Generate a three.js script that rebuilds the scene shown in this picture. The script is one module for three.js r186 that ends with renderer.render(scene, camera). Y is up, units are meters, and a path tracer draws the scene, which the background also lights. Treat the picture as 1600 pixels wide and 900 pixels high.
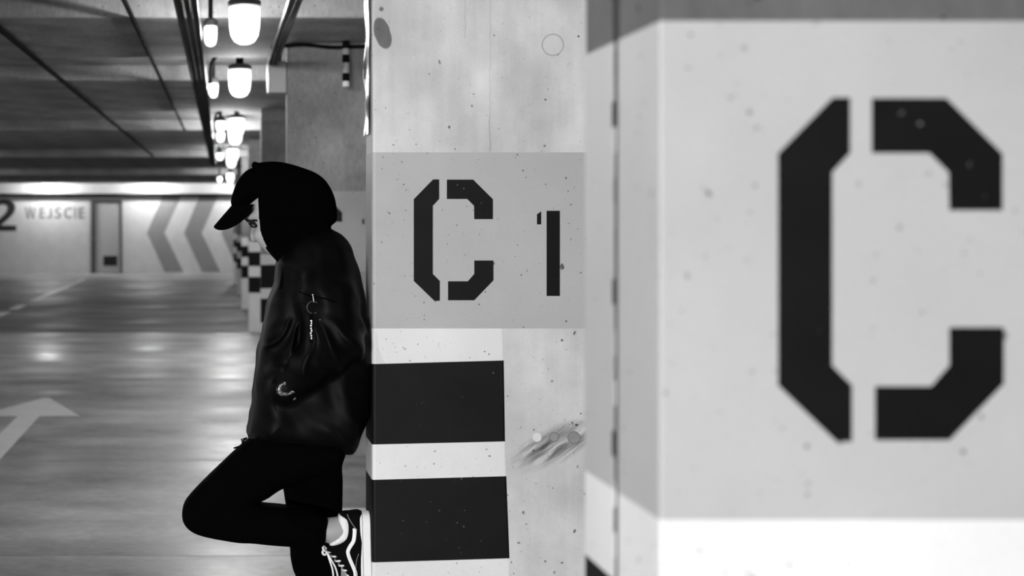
import * as THREE from 'three';
import { RoundedBoxGeometry } from 'three/addons/geometries/RoundedBoxGeometry.js';
import { mergeGeometries } from 'three/addons/utils/BufferGeometryUtils.js';
import { RectAreaLightUniformsLib } from 'three/addons/lights/RectAreaLightUniformsLib.js';
import { FontLoader } from 'three/addons/loaders/FontLoader.js';
import { TextGeometry } from 'three/addons/geometries/TextGeometry.js';

// ---------------------------------------------------------------- camera, exposure
const scene = new THREE.Scene();
scene.background = new THREE.Color(0x000000);
const F = 2222, EYE = 1.5, VX = 336, VY = 350;              // focal length in pixels, eye height, vanishing point
const camera = new THREE.PerspectiveCamera(2 * Math.atan(450 / F) * 180 / Math.PI, 16 / 9, 0.05, 200);
camera.position.set(0, EYE, 0);
camera.lookAt(0, EYE, -1);
camera.setViewOffset(1600, 900, 800 - VX, 450 - VY, 1600, 900);
camera.focus = 4.22; camera.userData.fStop = 3.3;
camera.updateProjectionMatrix();
const renderer = new THREE.WebGLRenderer();
renderer.toneMapping = THREE.LinearToneMapping;
renderer.toneMappingExposure = 1.0;
renderer.shadowMap.enabled = true;
RectAreaLightUniformsLib.init();
const JAR_POWER = 3, AISLE_POWER = 10, FLOOD_POWER = 53, WALL_POWER = 7.5;
// floodlights on the wall behind the camera (x of each), aimed at the two marked pillars
const FLOODS = [-2.9, -2.4, -1.9, -1.45], FLOOD_AIM = [0.9, 0.85, -4], ZB = 5;

// ---------------------------------------------------------------- helpers
const SOFFIT = 2.67, CEIL = 2.8, FAR = 43.3;
const px = (x, z) => (x - VX) * z / F, py = (y, z) => EYE - (y - VY) * z / F;
const taken = {};
function numbered(n) { const k = taken[n] = (taken[n] ?? -1) + 1; return k ? `${n}_${String(k).padStart(3, '0')}` : n; }
function finish(o) { o.traverse(c => { if (c.isMesh) { c.castShadow = true; c.receiveShadow = true; } }); return o; }
function thing(name, label, category, group, at) {
  const o = new THREE.Group(); o.name = numbered(name); o.userData = { label, category };
  if (group) o.userData.group = group;
  if (at) o.position.set(...at);
  scene.add(o); return o;
}
function structure(name) { const o = new THREE.Group(); o.name = name; o.userData.kind = 'structure'; scene.add(o); return o; }
function part(name, geo, m, parent, label) {
  const o = new THREE.Mesh(Array.isArray(geo) ? mergeAll(geo) : geo, m); o.name = name; o.castShadow = o.receiveShadow = true;
  if (label) o.userData.label = label;
  parent.add(o); return o;
}
function mergeAll(gs) {
  return mergeGeometries(gs.map(g => { const n = g.index ? g.toNonIndexed() : g; for (const k of Object.keys(n.attributes)) if (!['position', 'normal', 'uv'].includes(k)) n.deleteAttribute(k); return n; }));
}
function metreUV(g, tile = 1) {                              // uv in metres, projected along each face's main axis
  const p = g.attributes.position, n = g.attributes.normal, uv = new Float32Array(p.count * 2);
  for (let i = 0; i < p.count; i++) {
    const ax = Math.abs(n.getX(i)), ay = Math.abs(n.getY(i)), az = Math.abs(n.getZ(i));
    let u, v;
    if (ay >= ax && ay >= az) { u = p.getX(i); v = -p.getZ(i); } else if (ax > az) { u = -p.getZ(i); v = p.getY(i); } else { u = p.getX(i); v = p.getY(i); }
    uv[2 * i] = u / tile; uv[2 * i + 1] = v / tile;
  }
  g.setAttribute('uv', new THREE.BufferAttribute(uv, 2)); return g;
}
function box(x0, x1, y0, y1, z0, z1, r = 0, tile = 1) {
  const g = r ? new RoundedBoxGeometry(x1 - x0, y1 - y0, z1 - z0, 2, r) : new THREE.BoxGeometry(x1 - x0, y1 - y0, z1 - z0);
  g.translate((x0 + x1) / 2, (y0 + y1) / 2, (z0 + z1) / 2); return metreUV(g, tile);
}
function tube(pts, r, seg = 24, rad = 8, closed = false) {
  return new THREE.TubeGeometry(new THREE.CatmullRomCurve3(pts.map(p => new THREE.Vector3(...p)), closed), seg, r, rad, closed);
}
function lathe(pts, seg = 28) { return new THREE.LatheGeometry(pts.map(p => new THREE.Vector2(...p)), seg); }
function plate(pts, depth, bevel = 0) {                       // extruded outline in the xy plane, front face at z = depth
  const g = new THREE.ExtrudeGeometry(new THREE.Shape(pts.map(p => new THREE.Vector2(...p))), { depth, bevelEnabled: !!bevel, bevelSize: bevel, bevelThickness: bevel, bevelSegments: 2 });
  return metreUV(g);
}
function prism(x0, x1, zb, zf, y0, y1, r, tiltTop = 0, tiltLow = 0, x1low = x1) {   // upright block with rounded vertical corners
  const s = new THREE.Shape();
  s.moveTo(x0 + r, -zf); s.lineTo(x1 - r, -zf); s.quadraticCurveTo(x1, -zf, x1, -zf + r); s.lineTo(x1, -zb - r); s.quadraticCurveTo(x1, -zb, x1 - r, -zb);
  s.lineTo(x0 + r, -zb); s.quadraticCurveTo(x0, -zb, x0, -zb - r); s.lineTo(x0, -zf + r); s.quadraticCurveTo(x0, -zf, x0 + r, -zf);
  const g = new THREE.ExtrudeGeometry(s, { depth: y1 - y0, bevelEnabled: false, curveSegments: 4 });
  g.rotateX(-Math.PI / 2);
  g.translate(0, y0, 0);
  const p = g.attributes.position;
  for (let i = 0; i < p.count; i++) {
    const top = p.getY(i) > (y0 + y1) / 2, t = (p.getX(i) - x0) / (x1 - x0);
    if (top) p.setY(i, p.getY(i) + t * tiltTop);
    else { p.setY(i, p.getY(i) + t * tiltLow); if (t > 0.5) p.setX(i, p.getX(i) + x1low - x1); }
  }
  g.computeVertexNormals();
  return metreUV(g);
}
// seeded random and noise
function rng(seed) { let s = seed >>> 0; return () => { s = (s + 0x6D2B79F5) >>> 0; let t = Math.imul(s ^ (s >>> 15), 1 | s); t = (t + Math.imul(t ^ (t >>> 7), 61 | t)) ^ t; return ((t ^ (t >>> 14)) >>> 0) / 4294967296; }; }
function hash(x, y, z) { let h = Math.imul(x, 374761393) ^ Math.imul(y, 668265263) ^ Math.imul(z, 2147483647); h = Math.imul(h ^ (h >>> 13), 1274126177); return ((h ^ (h >>> 16)) >>> 0) / 4294967296; }
const sm = t => t * t * (3 - 2 * t), mix = (a, b, t) => a + (b - a) * t, clamp = (v, a = 0, b = 1) => Math.min(b, Math.max(a, v));
function vnoise(x, y, seed, wx = 0, wy = 0) {                // value noise, wrapped every wx, wy cells
  const xi = Math.floor(x), yi = Math.floor(y), fx = sm(x - xi), fy = sm(y - yi);
  const m = (a, w) => w ? ((a % w) + w) % w : a;
  const h = (a, b) => hash(m(a, wx), m(b, wy), seed);
  return mix(mix(h(xi, yi), h(xi + 1, yi), fx), mix(h(xi, yi + 1), h(xi + 1, yi + 1), fx), fy);
}
function fbm(x, y, seed, wx, wy, oct = 5) { let s = 0, a = 0.5, n = 0; for (let i = 0; i < oct; i++) { s += a * vnoise(x, y, seed + i * 17, wx, wy); n += a; a *= 0.55; x *= 2; y *= 2; wx *= 2; wy *= 2; } return s / n; }
function vnoise3(x, y, z, seed) {
  const xi = Math.floor(x), yi = Math.floor(y), zi = Math.floor(z), fx = sm(x - xi), fy = sm(y - yi), fz = sm(z - zi);
  const h = (a, b, c) => hash(a + c * 7919, b, seed + c);
  const l = c => mix(mix(h(xi, yi, c), h(xi + 1, yi, c), fx), mix(h(xi, yi + 1, c), h(xi + 1, yi + 1, c), fx), fy);
  return mix(l(zi), l(zi + 1), fz) * 2 - 1;
}
function greyTexture(w, h, fn, srgb = true) {                // fn(u, v) -> 0..1 display value; v = 0 at the bottom
  const d = new Uint8Array(w * h * 4);
  for (let j = 0; j < h; j++) for (let i = 0; i < w; i++) {
    const v = Math.round(255 * clamp(fn((i + 0.5) / w, (j + 0.5) / h, i, j))), k = 4 * (j * w + i);
    d[k] = d[k + 1] = d[k + 2] = v; d[k + 3] = 255;
  }
  const t = new THREE.DataTexture(d, w, h, THREE.RGBAFormat); t.wrapS = t.wrapT = THREE.RepeatWrapping; t.magFilter = THREE.LinearFilter; t.minFilter = THREE.LinearFilter;
  if (srgb) t.colorSpace = THREE.SRGBColorSpace;
  t.needsUpdate = true; return t;
}
// a field of small pits and flecks as a buffer to lay over a texture
function flecks(w, h, count, seed, rmin, rmax) {
  const b = new Float32Array(w * h), R = rng(seed);
  for (let n = 0; n < count; n++) {
    const cx = R() * w, cy = R() * h, r = rmin + (rmax - rmin) * Math.pow(R(), 3), e = 0.6 + 0.8 * R(), a = R() * Math.PI, s = 0.4 + 0.6 * R();
    for (let y = Math.floor(cy - 2 * r); y <= cy + 2 * r; y++) for (let x = Math.floor(cx - 2 * r); x <= cx + 2 * r; x++) {
      const dx = x - cx, dy = y - cy, p = (dx * Math.cos(a) + dy * Math.sin(a)) * e, q = (dy * Math.cos(a) - dx * Math.sin(a)) / e, d = Math.hypot(p, q) / r;
      if (d < 1.3) { const k = ((y % h + h) % h) * w + (x % w + w) % w; b[k] = Math.max(b[k], s * clamp((1.3 - d) / 0.5)); }
    }
  }
  return b;
}
const mat = (grey, rough, o = {}) => new THREE.MeshPhysicalMaterial({ color: new THREE.Color().setRGB(grey, grey, grey), roughness: rough, ...o });

// ---------------------------------------------------------------- materials
const pitsA = flecks(1024, 1024, 420, 5, 0.8, 4.2);
const concreteTex = greyTexture(1024, 1024, (u, v, i, j) => {
  const n = fbm(u * 4, v * 4, 3, 4, 4, 6), f = fbm(u * 60, v * 30, 9, 60, 30, 3);
  return 0.74 + 0.3 * (n - 0.5) + 0.12 * (f - 0.5) - 0.5 * pitsA[j * 1024 + i];
});
const pitsB = flecks(1024, 1024, 520, 21, 0.7, 2.6);
const lightPaintTex = greyTexture(1024, 1024, (u, v, i, j) => 0.93 + 0.07 * (fbm(u * 6, v * 6, 31, 6, 6, 5) - 0.5) + 0.05 * (hash(i, j, 4) - 0.5) - 0.55 * pitsB[j * 1024 + i]);
const pitsC = flecks(1024, 1024, 150, 33, 0.7, 2.6);
const blackPaintTex = greyTexture(1024, 1024, (u, v, i, j) => 0.048 + 0.05 * (fbm(u * 8, v * 8, 41, 8, 8, 5) - 0.5) + 0.4 * pitsC[j * 1024 + i]);
const floorTex = greyTexture(1024, 1024, (u, v, i, j) => 0.7 + 0.6 * (fbm(u * 5, v * 7, 51, 5, 7, 6) - 0.5) + 0.1 * (fbm(u * 90, v * 90, 52, 90, 90, 2) - 0.5));
const floorRough = greyTexture(512, 512, (u, v) => 0.56 + 0.5 * (fbm(u * 4, v * 6, 61, 4, 6, 5) - 0.5), false);
const floorBump = greyTexture(512, 512, (u, v) => fbm(u * 5, v * 9, 71, 5, 9, 3), false);
const M = {
  concrete: mat(0.56, 0.9, { map: concreteTex, specularIntensity: 0.4 }),
  shadedConcrete: mat(0.42, 0.9, { map: concreteTex }),  // same concrete, with shade mixed into its colour for two pillars further back
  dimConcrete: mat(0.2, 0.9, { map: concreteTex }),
  wall: mat(0.8, 0.7, { map: lightPaintTex }),
  greyPaint: mat(0.50, 0.55, { map: lightPaintTex }),
  shadedGrey: mat(0.36, 0.7, { map: lightPaintTex }),  // grey paint darkened to carry the shade on those two pillars
  whitePaint: mat(0.88, 0.5, { map: lightPaintTex }),
  blackPaint: mat(1, 0.55, { map: blackPaintTex, specularIntensity: 0.3 }),
  chevron: mat(0.34, 0.7, { map: lightPaintTex }),
  wallText: mat(0.2, 0.7), wallDigit: mat(0.02, 0.7),
  filler: mat(0.025, 1), metal: mat(0.5, 0.35, { metalness: 1 }), darkMetal: mat(0.04, 0.6, { metalness: 0.3 }),
  plasticWhite: mat(0.75, 0.45), plasticBlack: mat(0.012, 0.5), plasticGrey: mat(0.35, 0.5),
  foil: mat(0.85, 0.12, { metalness: 1 }),
  cable: mat(0.006, 1, { specularIntensity: 0.1 }),
  glow: new THREE.MeshStandardMaterial({ color: 0xffffff, emissive: 0xffffff, emissiveIntensity: 2.5, roughness: 0.4 }),
  door: mat(0.45, 0.45), doorFrame: mat(0.07, 0.5), louvre: mat(0.01, 0.6),
  road: mat(0.95, 0.5, { map: lightPaintTex }),
  hood: mat(0.0011, 1, { specularIntensity: 0.03 }), trousers: mat(0.0013, 0.95, { specularIntensity: 0.04 }),
  nylon: mat(0.0014, 0.52, { specularIntensity: 0.17 }), knit: mat(0.0018, 1, { specularIntensity: 0.08 }),
  cap: mat(0.0012, 1, { specularIntensity: 0.03 }), skin: mat(0.36, 0.55), hair: mat(0.012, 0.8, { specularIntensity: 0.3 }),
  eyeWhite: mat(0.16, 0.3), iris: mat(0.01, 0.2), zip: mat(0.75, 0.25, { metalness: 1 }), ring: mat(0.07, 0.4, { metalness: 0.8 }),
  shoe: mat(0.0035, 0.9, { specularIntensity: 0.12 }), rubber: mat(0.85, 0.5), leather: mat(0.85, 0.5), lace: mat(0.88, 0.9), sock: mat(0.85, 0.95), stitch: mat(0.25, 0.8),
};

// ---------------------------------------------------------------- structure: floor, ceiling, walls
const XL = -11, XR = 8;                                // left wall, right wall, wall behind the camera
{
  const floor = structure('floor');
  part('subfloor', box(XL - 0.2, XR + 0.2, -0.3, -0.02, -FAR - 0.2, ZB + 0.2), M.dimConcrete, floor);
  // slabs between the joints the photograph shows; tone and roughness set slab by slab
  const joints = [-ZB, 1.2, 6.43, 9.0, 13.8, 19.6, 27.9, 38.5, FAR], tone = [0.82, 0.88, 0.88, 0.76, 0.9, 0.3, 0.42, 0.85], rough = [0.75, 0.75, 0.75, 0.8, 0.68, 1, 0.95, 0.8];
  for (let i = 0; i < 8; i++) {
    const m = mat(tone[i], rough[i], { map: floorTex.clone(), roughnessMap: floorRough.clone(), bumpMap: floorBump.clone(), bumpScale: 0.0012 });
    part(i ? `floor_slab_${String(i).padStart(3, '0')}` : 'floor_slab', box(XL, XR, -0.02, 0, -joints[i + 1] + 0.006, -joints[i] - 0.006, 0, 3.1 + 0.17 * i), m, floor);
  }
  // arrow and lane dashes
  const cx = -1.455, flat = pts => { const g = plate(pts, 0.0015); g.rotateX(-Math.PI / 2); return metreUV(g); };
  part('painted_arrow', flat([[cx - 0.085, 9.05], [cx + 0.085, 9.05], [cx + 0.085, 11.1], [cx + 0.4, 11.1], [cx + 0.03, 12.25], [cx - 0.03, 12.25], [cx - 0.4, 11.1], [cx - 0.085, 11.1]]), M.road, floor, 'white painted arrow on the floor');
  for (const [a, b] of [[23.0, 24.2], [25.0, 26.3], [27.95, 38.4]]) part('lane_dash', flat([[-3.64, a], [-3.47, a], [-3.47, b], [-3.64, b]]), M.road, floor, 'white lane dash');
  part('bay_line', flat([[0.42, 7.4], [3.2, 7.4], [3.2, 7.5], [0.42, 7.5]]), M.road, floor, 'white bay line between the pillars');
}
const BEAMS = [[-4.4, -2.4], [-1.0, 0.8], [3.0, 5.1], [8.07, 10.0], [11.6, 14.75], [17.7, 21.4], [24.8, 29.6], [33.6, 36], [38.9, 40.9]];
{
  const c = structure('ceiling');
  part('slab', box(XL - 0.2, XR + 0.2, CEIL, CEIL + 0.25, -FAR - 0.2, ZB + 0.2), M.concrete, c);
  for (const [a, b] of BEAMS) part('beam', box(XL, XR, SOFFIT, CEIL, -b, -a, 0.012), M.concrete, c);
}
for (const [n, g] of [['wall_left', [XL - 0.2, XL, 0, CEIL, -FAR, ZB]], ['wall_right', [XR, XR + 0.2, 0, CEIL, -FAR, ZB]], ['wall_front', [XL, XR, 0, CEIL, ZB, ZB + 0.2]]])
  part('panel', box(...g), M.concrete, structure(n));

const fontBold = await new FontLoader().loadAsync('fonts/droid/droid_sans_bold.typeface.json');
function lettering(text, f, x0, x1, y0, y1, z, m, parent, name) {
  const g = new TextGeometry(text, { font: f, size: 1, depth: 0.004, curveSegments: 6, bevelEnabled: false });
  g.computeBoundingBox(); const b = g.boundingBox;
  g.translate(-b.min.x, -b.min.y, 0); g.scale((x1 - x0) / (b.max.x - b.min.x), (y1 - y0) / (b.max.y - b.min.y), 1); g.translate(x0, y0, z);
  return part(name, g, m, parent);
}
const WX = x => px(x, FAR), WY = y => py(y, FAR);
{
  const w = structure('wall_back');
  const d0 = WX(142), d1 = WX(191), dt = WY(313);
  part('panel', box(XL, d0, 0, CEIL, -FAR - 0.2, -FAR), M.wall, w);
  part('panel', box(d1, XR, 0, CEIL, -FAR - 0.2, -FAR), M.wall, w);
  part('panel', box(d0, d1, dt, CEIL, -FAR - 0.2, -FAR), M.wall, w);
  lettering('2', fontBold, WX(-14), WX(25.5), WY(361), WY(311), -FAR + 0.001, M.wallDigit, w, 'digit');
  // the word WEJŚCIE, letter by letter, with the acute as a bar of its own
  for (const [ch, xa, xb] of [['W', 39, 56], ['E', 61.5, 70], ['J', 73.5, 81.5], ['S', 85, 96], ['C', 100, 113], ['I', 116.2, 118.8], ['E', 122.8, 132]]) {
    if (ch === 'I') part('letter', box(WX(xa), WX(xb), WY(341.5), WY(324), -FAR + 0.001, -FAR + 0.005), M.wallText, w);
    else lettering(ch, fontBold, WX(xa), WX(xb), WY(341.5), WY(324), -FAR + 0.001, M.wallText, w, 'letter');
    if (ch === 'S') { const g = plate([[WX(xa + 4), WY(322.5)], [WX(xa + 6.2), WY(322.5)], [WX(xa + 8.6), WY(318.5)], [WX(xa + 5.8), WY(318.5)]], 0.004); g.translate(0, 0, -FAR + 0.001); part('acute_accent', g, M.wallText, w); }
  }
  for (let k = 0; k < 5; k++) {
    const o = 58 * k, pts = [[254, 306], [229.5, 364], [257.5, 425], [286.5, 425], [257, 364], [283, 306]].map(([a, b]) => [WX(a + o), WY(b)]);
    const g = plate(pts, 0.004); g.translate(0, 0, -FAR + 0.001);
    part('chevron', g, M.chevron, w, 'grey painted chevron pointing to the door');
  }
  const d = structure('door_1');
  part('frame', [box(d0, d0 + 0.15, 0, dt, -FAR - 0.15, -FAR + 0.03), box(d1 - 0.05, d1, 0, dt, -FAR - 0.15, -FAR + 0.03), box(d0 + 0.15, d1 - 0.05, dt - 0.06, dt, -FAR - 0.15, -FAR + 0.03)], M.doorFrame, d);
  part('leaf', box(d0 + 0.15, d1 - 0.05, 0.01, dt - 0.06, -FAR - 0.08, -FAR - 0.03), M.door, d);
  const vent = part('vent', box(WX(161.5), WX(183), WY(415), WY(400), -FAR - 0.03, -FAR - 0.02), M.louvre, d);
  for (let k = 0; k < 6; k++) part('slat', box(WX(162.5), WX(182), WY(414 - 2.3 * k), WY(413.2 - 2.3 * k), -FAR - 0.025, -FAR - 0.01), M.louvre, vent);
  part('handle', tube([[WX(147), 1.05, -FAR + 0.0], [WX(147), 1.05, -FAR + 0.04], [WX(153), 1.05, -FAR + 0.04]], 0.012), M.metal, d);
}

// ---------------------------------------------------------------- pillars
const PX0 = 0.466, PX1 = 1.27;
// painted pattern in metres, read off the pillar marked C1
const S1 = v => EYE - (v - VY) / 528, U1 = v => (v - VX) / 528;
const stencilC = [
  [[676.7, 280.3], [686.2, 280.3], [686.2, 310.8], [676.3, 321.5], [676.3, 428], [687.2, 439], [687.2, 470], [678.6, 470], [646.5, 439], [646.5, 311.2]],
  [[698.2, 280.6], [739.2, 280.6], [770.2, 311.2], [770.2, 342.5], [741, 342.5], [740.6, 321.5], [729.9, 310.9], [698.2, 310.9]],
  [[741, 407], [771, 407], [771, 438], [741, 469.2], [700, 469.2], [700, 439.5], [731, 439.5], [741, 428]]];
const stencil1 = [[[854, 329.3], [874.8, 329.3], [874.8, 462.5], [854, 462.5]], [[839, 350.6], [839, 334.8], [845.6, 330.2], [845.6, 350.6]]];
function stencil(polys, zf, parent, name, label) {
  const g = new THREE.Group(); g.name = name; g.userData.label = label; parent.add(g);
  for (const p of polys) { const e = plate(p.map(([a, b]) => [U1(a), S1(b)]), 0.0006); e.translate(0, 0, zf + 0.0015); part('stencil_piece', e, M.blackPaint, g); }
}
const bands1 = [[513.3, 513.3, 568.9, 563.1, 'w', 789, 790], [568.9, 563.1, 694.7, 689.8, 'b', 790, 792], [694.7, 689.8, 749.8, 744, 'w', 792, 794], [749.8, 744, 879, 872.4, 'b', 794, 799],
  [879, 872.4, 934, 928, 'w', 799, 800], [934, 928, 1063, 1058, 'b', 800, 803], [1063, 1058, 1142, 1142, 'w', 803, 804]];
// concrete of the C1 pillar's front: pour marks, pits, the oil stain, tie-hole rings, the scuffed patch
const CW = 588, CH = 2048, c1w = 0.804, c1h = 2.8;
const pitsD = flecks(CW, CH, 420, 77, 0.7, 3.2), pitsE = flecks(CW, CH, 900, 78, 0.5, 1.6);
const c1Tex = greyTexture(CW, CH, (u, v, i, j) => {
  const X = PX0 + u * c1w, Y = v * c1h, ix = VX + X * 528, iy = VY - (Y - EYE) * 528;
  let g = 0.80 + 0.22 * (fbm(u * 5, v * 16, 101, 5, 16, 6) - 0.5) + 0.05 * (fbm(u * 40, v * 10, 103, 40, 10, 3) - 0.5) + 0.05 * (hash(i, j, 8) - 0.5);
  const lo = iy > 600 ? 1 : 0;
  g -= 0.5 * pitsD[j * CW + i] + (lo ? 0.5 : 0.12) * pitsE[j * CW + i];
  const blot = (cx, cy, rx, ry, a, amp, edge = 0.25) => { if (Math.abs(ix - cx) > 1.5 * Math.max(rx, ry) || Math.abs(iy - cy) > 1.5 * Math.max(rx, ry)) return; const c = Math.cos(a), s = Math.sin(a), dx = ix - cx, dy = iy - cy, d = Math.hypot((dx * c + dy * s) / rx, (dy * c - dx * s) / ry) + 0.25 * (fbm(ix / 22, iy / 22, 111, 0, 0, 4) - 0.5); g -= amp * clamp((1 - d) / edge); };
  blot(598, 52, 13, 26, -0.25, 0.34, 0.12); blot(596, 14, 4, 4, 0, 0.3, 0.4);
  blot(640, 40, 60, 55, 0.4, 0.07, 0.9);
  const ring = (cx, cy, r, w, amp) => { const d = Math.abs(Math.hypot(ix - cx, iy - cy) - r); g -= amp * clamp(1.3 - d / w); };
  ring(864, 70, 16.5, 1.1, 0.17); ring(678, 250, 8, 1, 0.06);
  for (const [lx, a, b] of [[727, 0, 60], [766, 0, 240], [765, 180, 240], [735, 780, 900]]) if (iy > a && iy < b) g -= 0.09 * clamp(1 - Math.abs(ix - lx - 1.5 * (vnoise(iy / 14, 1, 5) - 0.5)) / 1.1);
  // scuffed patch with three plugs
  if (ix < 780 || iy < 640 || iy > 760) return g;
  const st = fbm((ix * 0.8 - iy * 0.6) / 40, (ix * 0.6 + iy * 0.8) / 5, 121, 0, 0, 4);
  const dd = Math.hypot(((ix - 868) * 0.9 - (iy - 696) * 0.42) / 68, ((ix - 868) * 0.42 + (iy - 696) * 0.9) / 27);
  if (dd < 1.15) g -= 0.62 * clamp((1.15 - dd) / 0.8) * clamp(0.35 + (st - 0.5) * 1.7);
  for (const [cx, cy, r, val] of [[839, 683, 7.6, 0.86], [866, 683, 7.4, 0.56], [897, 684, 9.5, 0.55]]) { const d = Math.hypot(ix - cx, iy - cy); if (d < r + 1) g = mix(g, d > r - 0.8 ? val - 0.12 : val + 0.1 * (st - 0.5), clamp(r + 1 - d)); }
  return g;
});
M.c1Concrete = mat(0.95, 0.8, { map: c1Tex });
const pillarThing = (label, group) => thing('concrete_pillar', label, 'pillar', group);
function pillar(z, o) {
  const t = pillarThing(o.label, o.group), zf = -z, zb = -z - (o.depth ?? 0.18), top = o.top ?? SOFFIT;
  const rr = o.r ?? 0.01, body = prism(PX0, PX1, zb, zf, 0, top, rr);
  if (o.c1) { const uv = body.attributes.uv; for (let i = 0; i < uv.count; i++) uv.setXY(i, (uv.getX(i) - PX0) / c1w, uv.getY(i) / c1h); }
  part('shaft', body, o.concrete ?? M.concrete, t);
  const e = 0.0012, R = rr + 0.0005;
  const coat = (name, x1, y0, y1, m, a = 0, b = 0, x1l = x1) => part(name, prism(PX0 - e, x1, zb - e, zf + e, y0, y1, R, a, b, x1l), m, t);
  if (o.far) {
    const L = [1.261, 1.114, 0.915, 0.769, 0.547, 0.0];
    for (let k = 0; k < 5; k++) coat(k % 2 ? 'black_band' : 'white_band', 0.86, L[k + 1], L[k], k % 2 ? M.blackPaint : M.whitePaint);
  } else {
    coat('grey_band', PX1 + e, S1(513.3), S1(238), o.grey ?? M.greyPaint);
    for (const [a, a2, b, b2, c, xa, xb] of bands1) coat(c === 'w' ? 'white_band' : 'black_band', U1(xa) - (o.narrow ?? 0), S1(b), S1(a), c === 'w' ? o.white ?? M.whitePaint : M.blackPaint, (a - a2) / 528, (b - b2) / 528, U1(xb) - (o.narrow ?? 0));
  }
  if (o.letter) stencil(stencilC, zf, t, 'stencil_letter', 'black stencilled letter C');
  if (o.digit) stencil(stencil1, zf, t, 'stencil_digit', 'black stencilled digit 1');
  return t;
}
const z1 = 4.21, z0 = 1.487;
const p0 = pillar(z0, { label: 'big pillar with stencilled C beside the pillar marked C1, split by an expansion joint', depth: 0.155, r: 0.003, concrete: M.dimConcrete, letter: true });
{
  // ragged filler of the expansion joint and the twin shaft behind it
  const R = rng(9), gs = [];
  for (let k = 0; k < 90; k++) { const y = 0.02 + k * 0.0295, w = 0.004 + 0.006 * R(); gs.push(box(PX0 - w * 0.45 + 0.0025, PX1 - 0.03, y, y + 0.0295, -z0 - 0.173 - 0.35 * w, -z0 - 0.153)); }
  part('joint_filler', gs, M.filler, p0);
  const b = -z0 - 0.30, f = -z0 - 0.169, e = 0.0012;
  part('twin_shaft', prism(PX0, PX1, b, f, 0, SOFFIT, 0.003), M.dimConcrete, p0);
  part('twin_grey_band', prism(PX0 - e, PX1 + e, b - e, f + e, S1(513.3), S1(238), 0.003), M.greyPaint, p0);
  for (const [a, , bb, , c] of bands1) part(c === 'w' ? 'white_band' : 'black_band', prism(PX0 - e, 0.86, b - e, f + e, S1(bb), S1(a), 0.003), c === 'w' ? M.whitePaint : M.blackPaint, p0);
}
const p1 = pillar(z1, { label: 'concrete pillar stencilled C1 with black and white bands, a person leaning on it', concrete: M.c1Concrete, c1: true, letter: true, digit: true });
{
  const chip = new THREE.SphereGeometry(1, 12, 8), cp = chip.attributes.position;
  for (let i = 0; i < cp.count; i++) { const k = 0.75 + 0.5 * vnoise3(cp.getX(i) * 2, cp.getY(i) * 2, cp.getZ(i) * 2, 6); cp.setXYZ(i, cp.getX(i) * 0.008 * k, cp.getY(i) * 0.011 * k, cp.getZ(i) * 0.0015); }
  chip.computeVertexNormals(); chip.translate(U1(878), S1(418), -z1 + 0.0012); part('chip', chip, M.dimConcrete, p1, 'dark chipped spot beside the digit');
  // crumpled foil tape up the aisle side of the shaft
  const g = new THREE.PlaneGeometry(0.15, 0.62, 8, 40); g.rotateY(-Math.PI / 2);
  const p = g.attributes.position;
  for (let i = 0; i < p.count; i++) p.setX(i, -0.004 - 0.006 * vnoise3(p.getZ(i) * 14, p.getY(i) * 9, 0, 3));
  g.computeVertexNormals(); g.translate(PX0 - 0.002, S1(208) + 0.31, -z1 - 0.09);
  part('foil_tape', g, M.foil, p1, 'shiny crumpled tape');
}
pillar(9.2, { narrow: 0.05, concrete: M.shadedConcrete, grey: M.shadedGrey, label: 'concrete pillar behind the leaning person, a switch box on its side', letter: true, digit: true });  // shaft and grey band coloured darker in place of shade
pillar(14.4, { label: 'pillar with tall black bands, second beyond the C1 pillar', concrete: M.shadedConcrete, grey: M.shadedGrey });  // shade put into the colour of its concrete and grey paint
pillar(19.7, { label: 'pillar with black and white bands above a white foot, third beyond the C1 pillar', far: true });
pillar(25.05, { label: 'pillar with black and white bands above a white foot, fourth beyond the C1 pillar', far: true });
pillar(30.3, { label: 'pillar with black and white bands above a white foot, fifth beyond the C1 pillar', far: true, top: CEIL });
pillar(35.6, { label: 'pillar with black and white bands above a white foot, sixth beyond the C1 pillar', far: true });

// ---------------------------------------------------------------- lamps
function jarLamp(x, z, top, r, h, label, group, power = JAR_POWER, on = true) {
  const t = thing('jar_lamp', label, 'lamp', group, [x, 0, -z]);
  part('glass_jar', lathe([[0, top - h], [r * 0.35, top - h + 0.004], [r * 0.66, top - h + h * 0.09], [r * 0.88, top - h * 0.76], [r * 0.97, top - h * 0.55], [r, top - h * 0.3], [r, top - 0.006], [r - 0.006, top], [0, top]]), M.glow, t, 'glowing glass jar');
  part('collar', lathe([[0, top + 0.045], [r * 0.8, top + 0.045], [r * 1.06, top + 0.03], [r * 1.06, top + 0.001], [0, top + 0.001]]), M.darkMetal, t);
  part('stem', lathe([[0, CEIL], [r * 0.35, CEIL], [r * 0.35, top + 0.045], [0, top + 0.045]], 16), M.cable, t);
  const l = new THREE.PointLight(0xffffff, power, 0, 2); l.position.set(0, top - h * 0.27, 0); l.castShadow = true; l.shadow.radius = r * 0.45 / 0.02; t.add(l);
  return t;
}
const NTH = ['first', 'second', 'third', 'fourth', 'fifth', 'sixth', 'seventh'];
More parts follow.
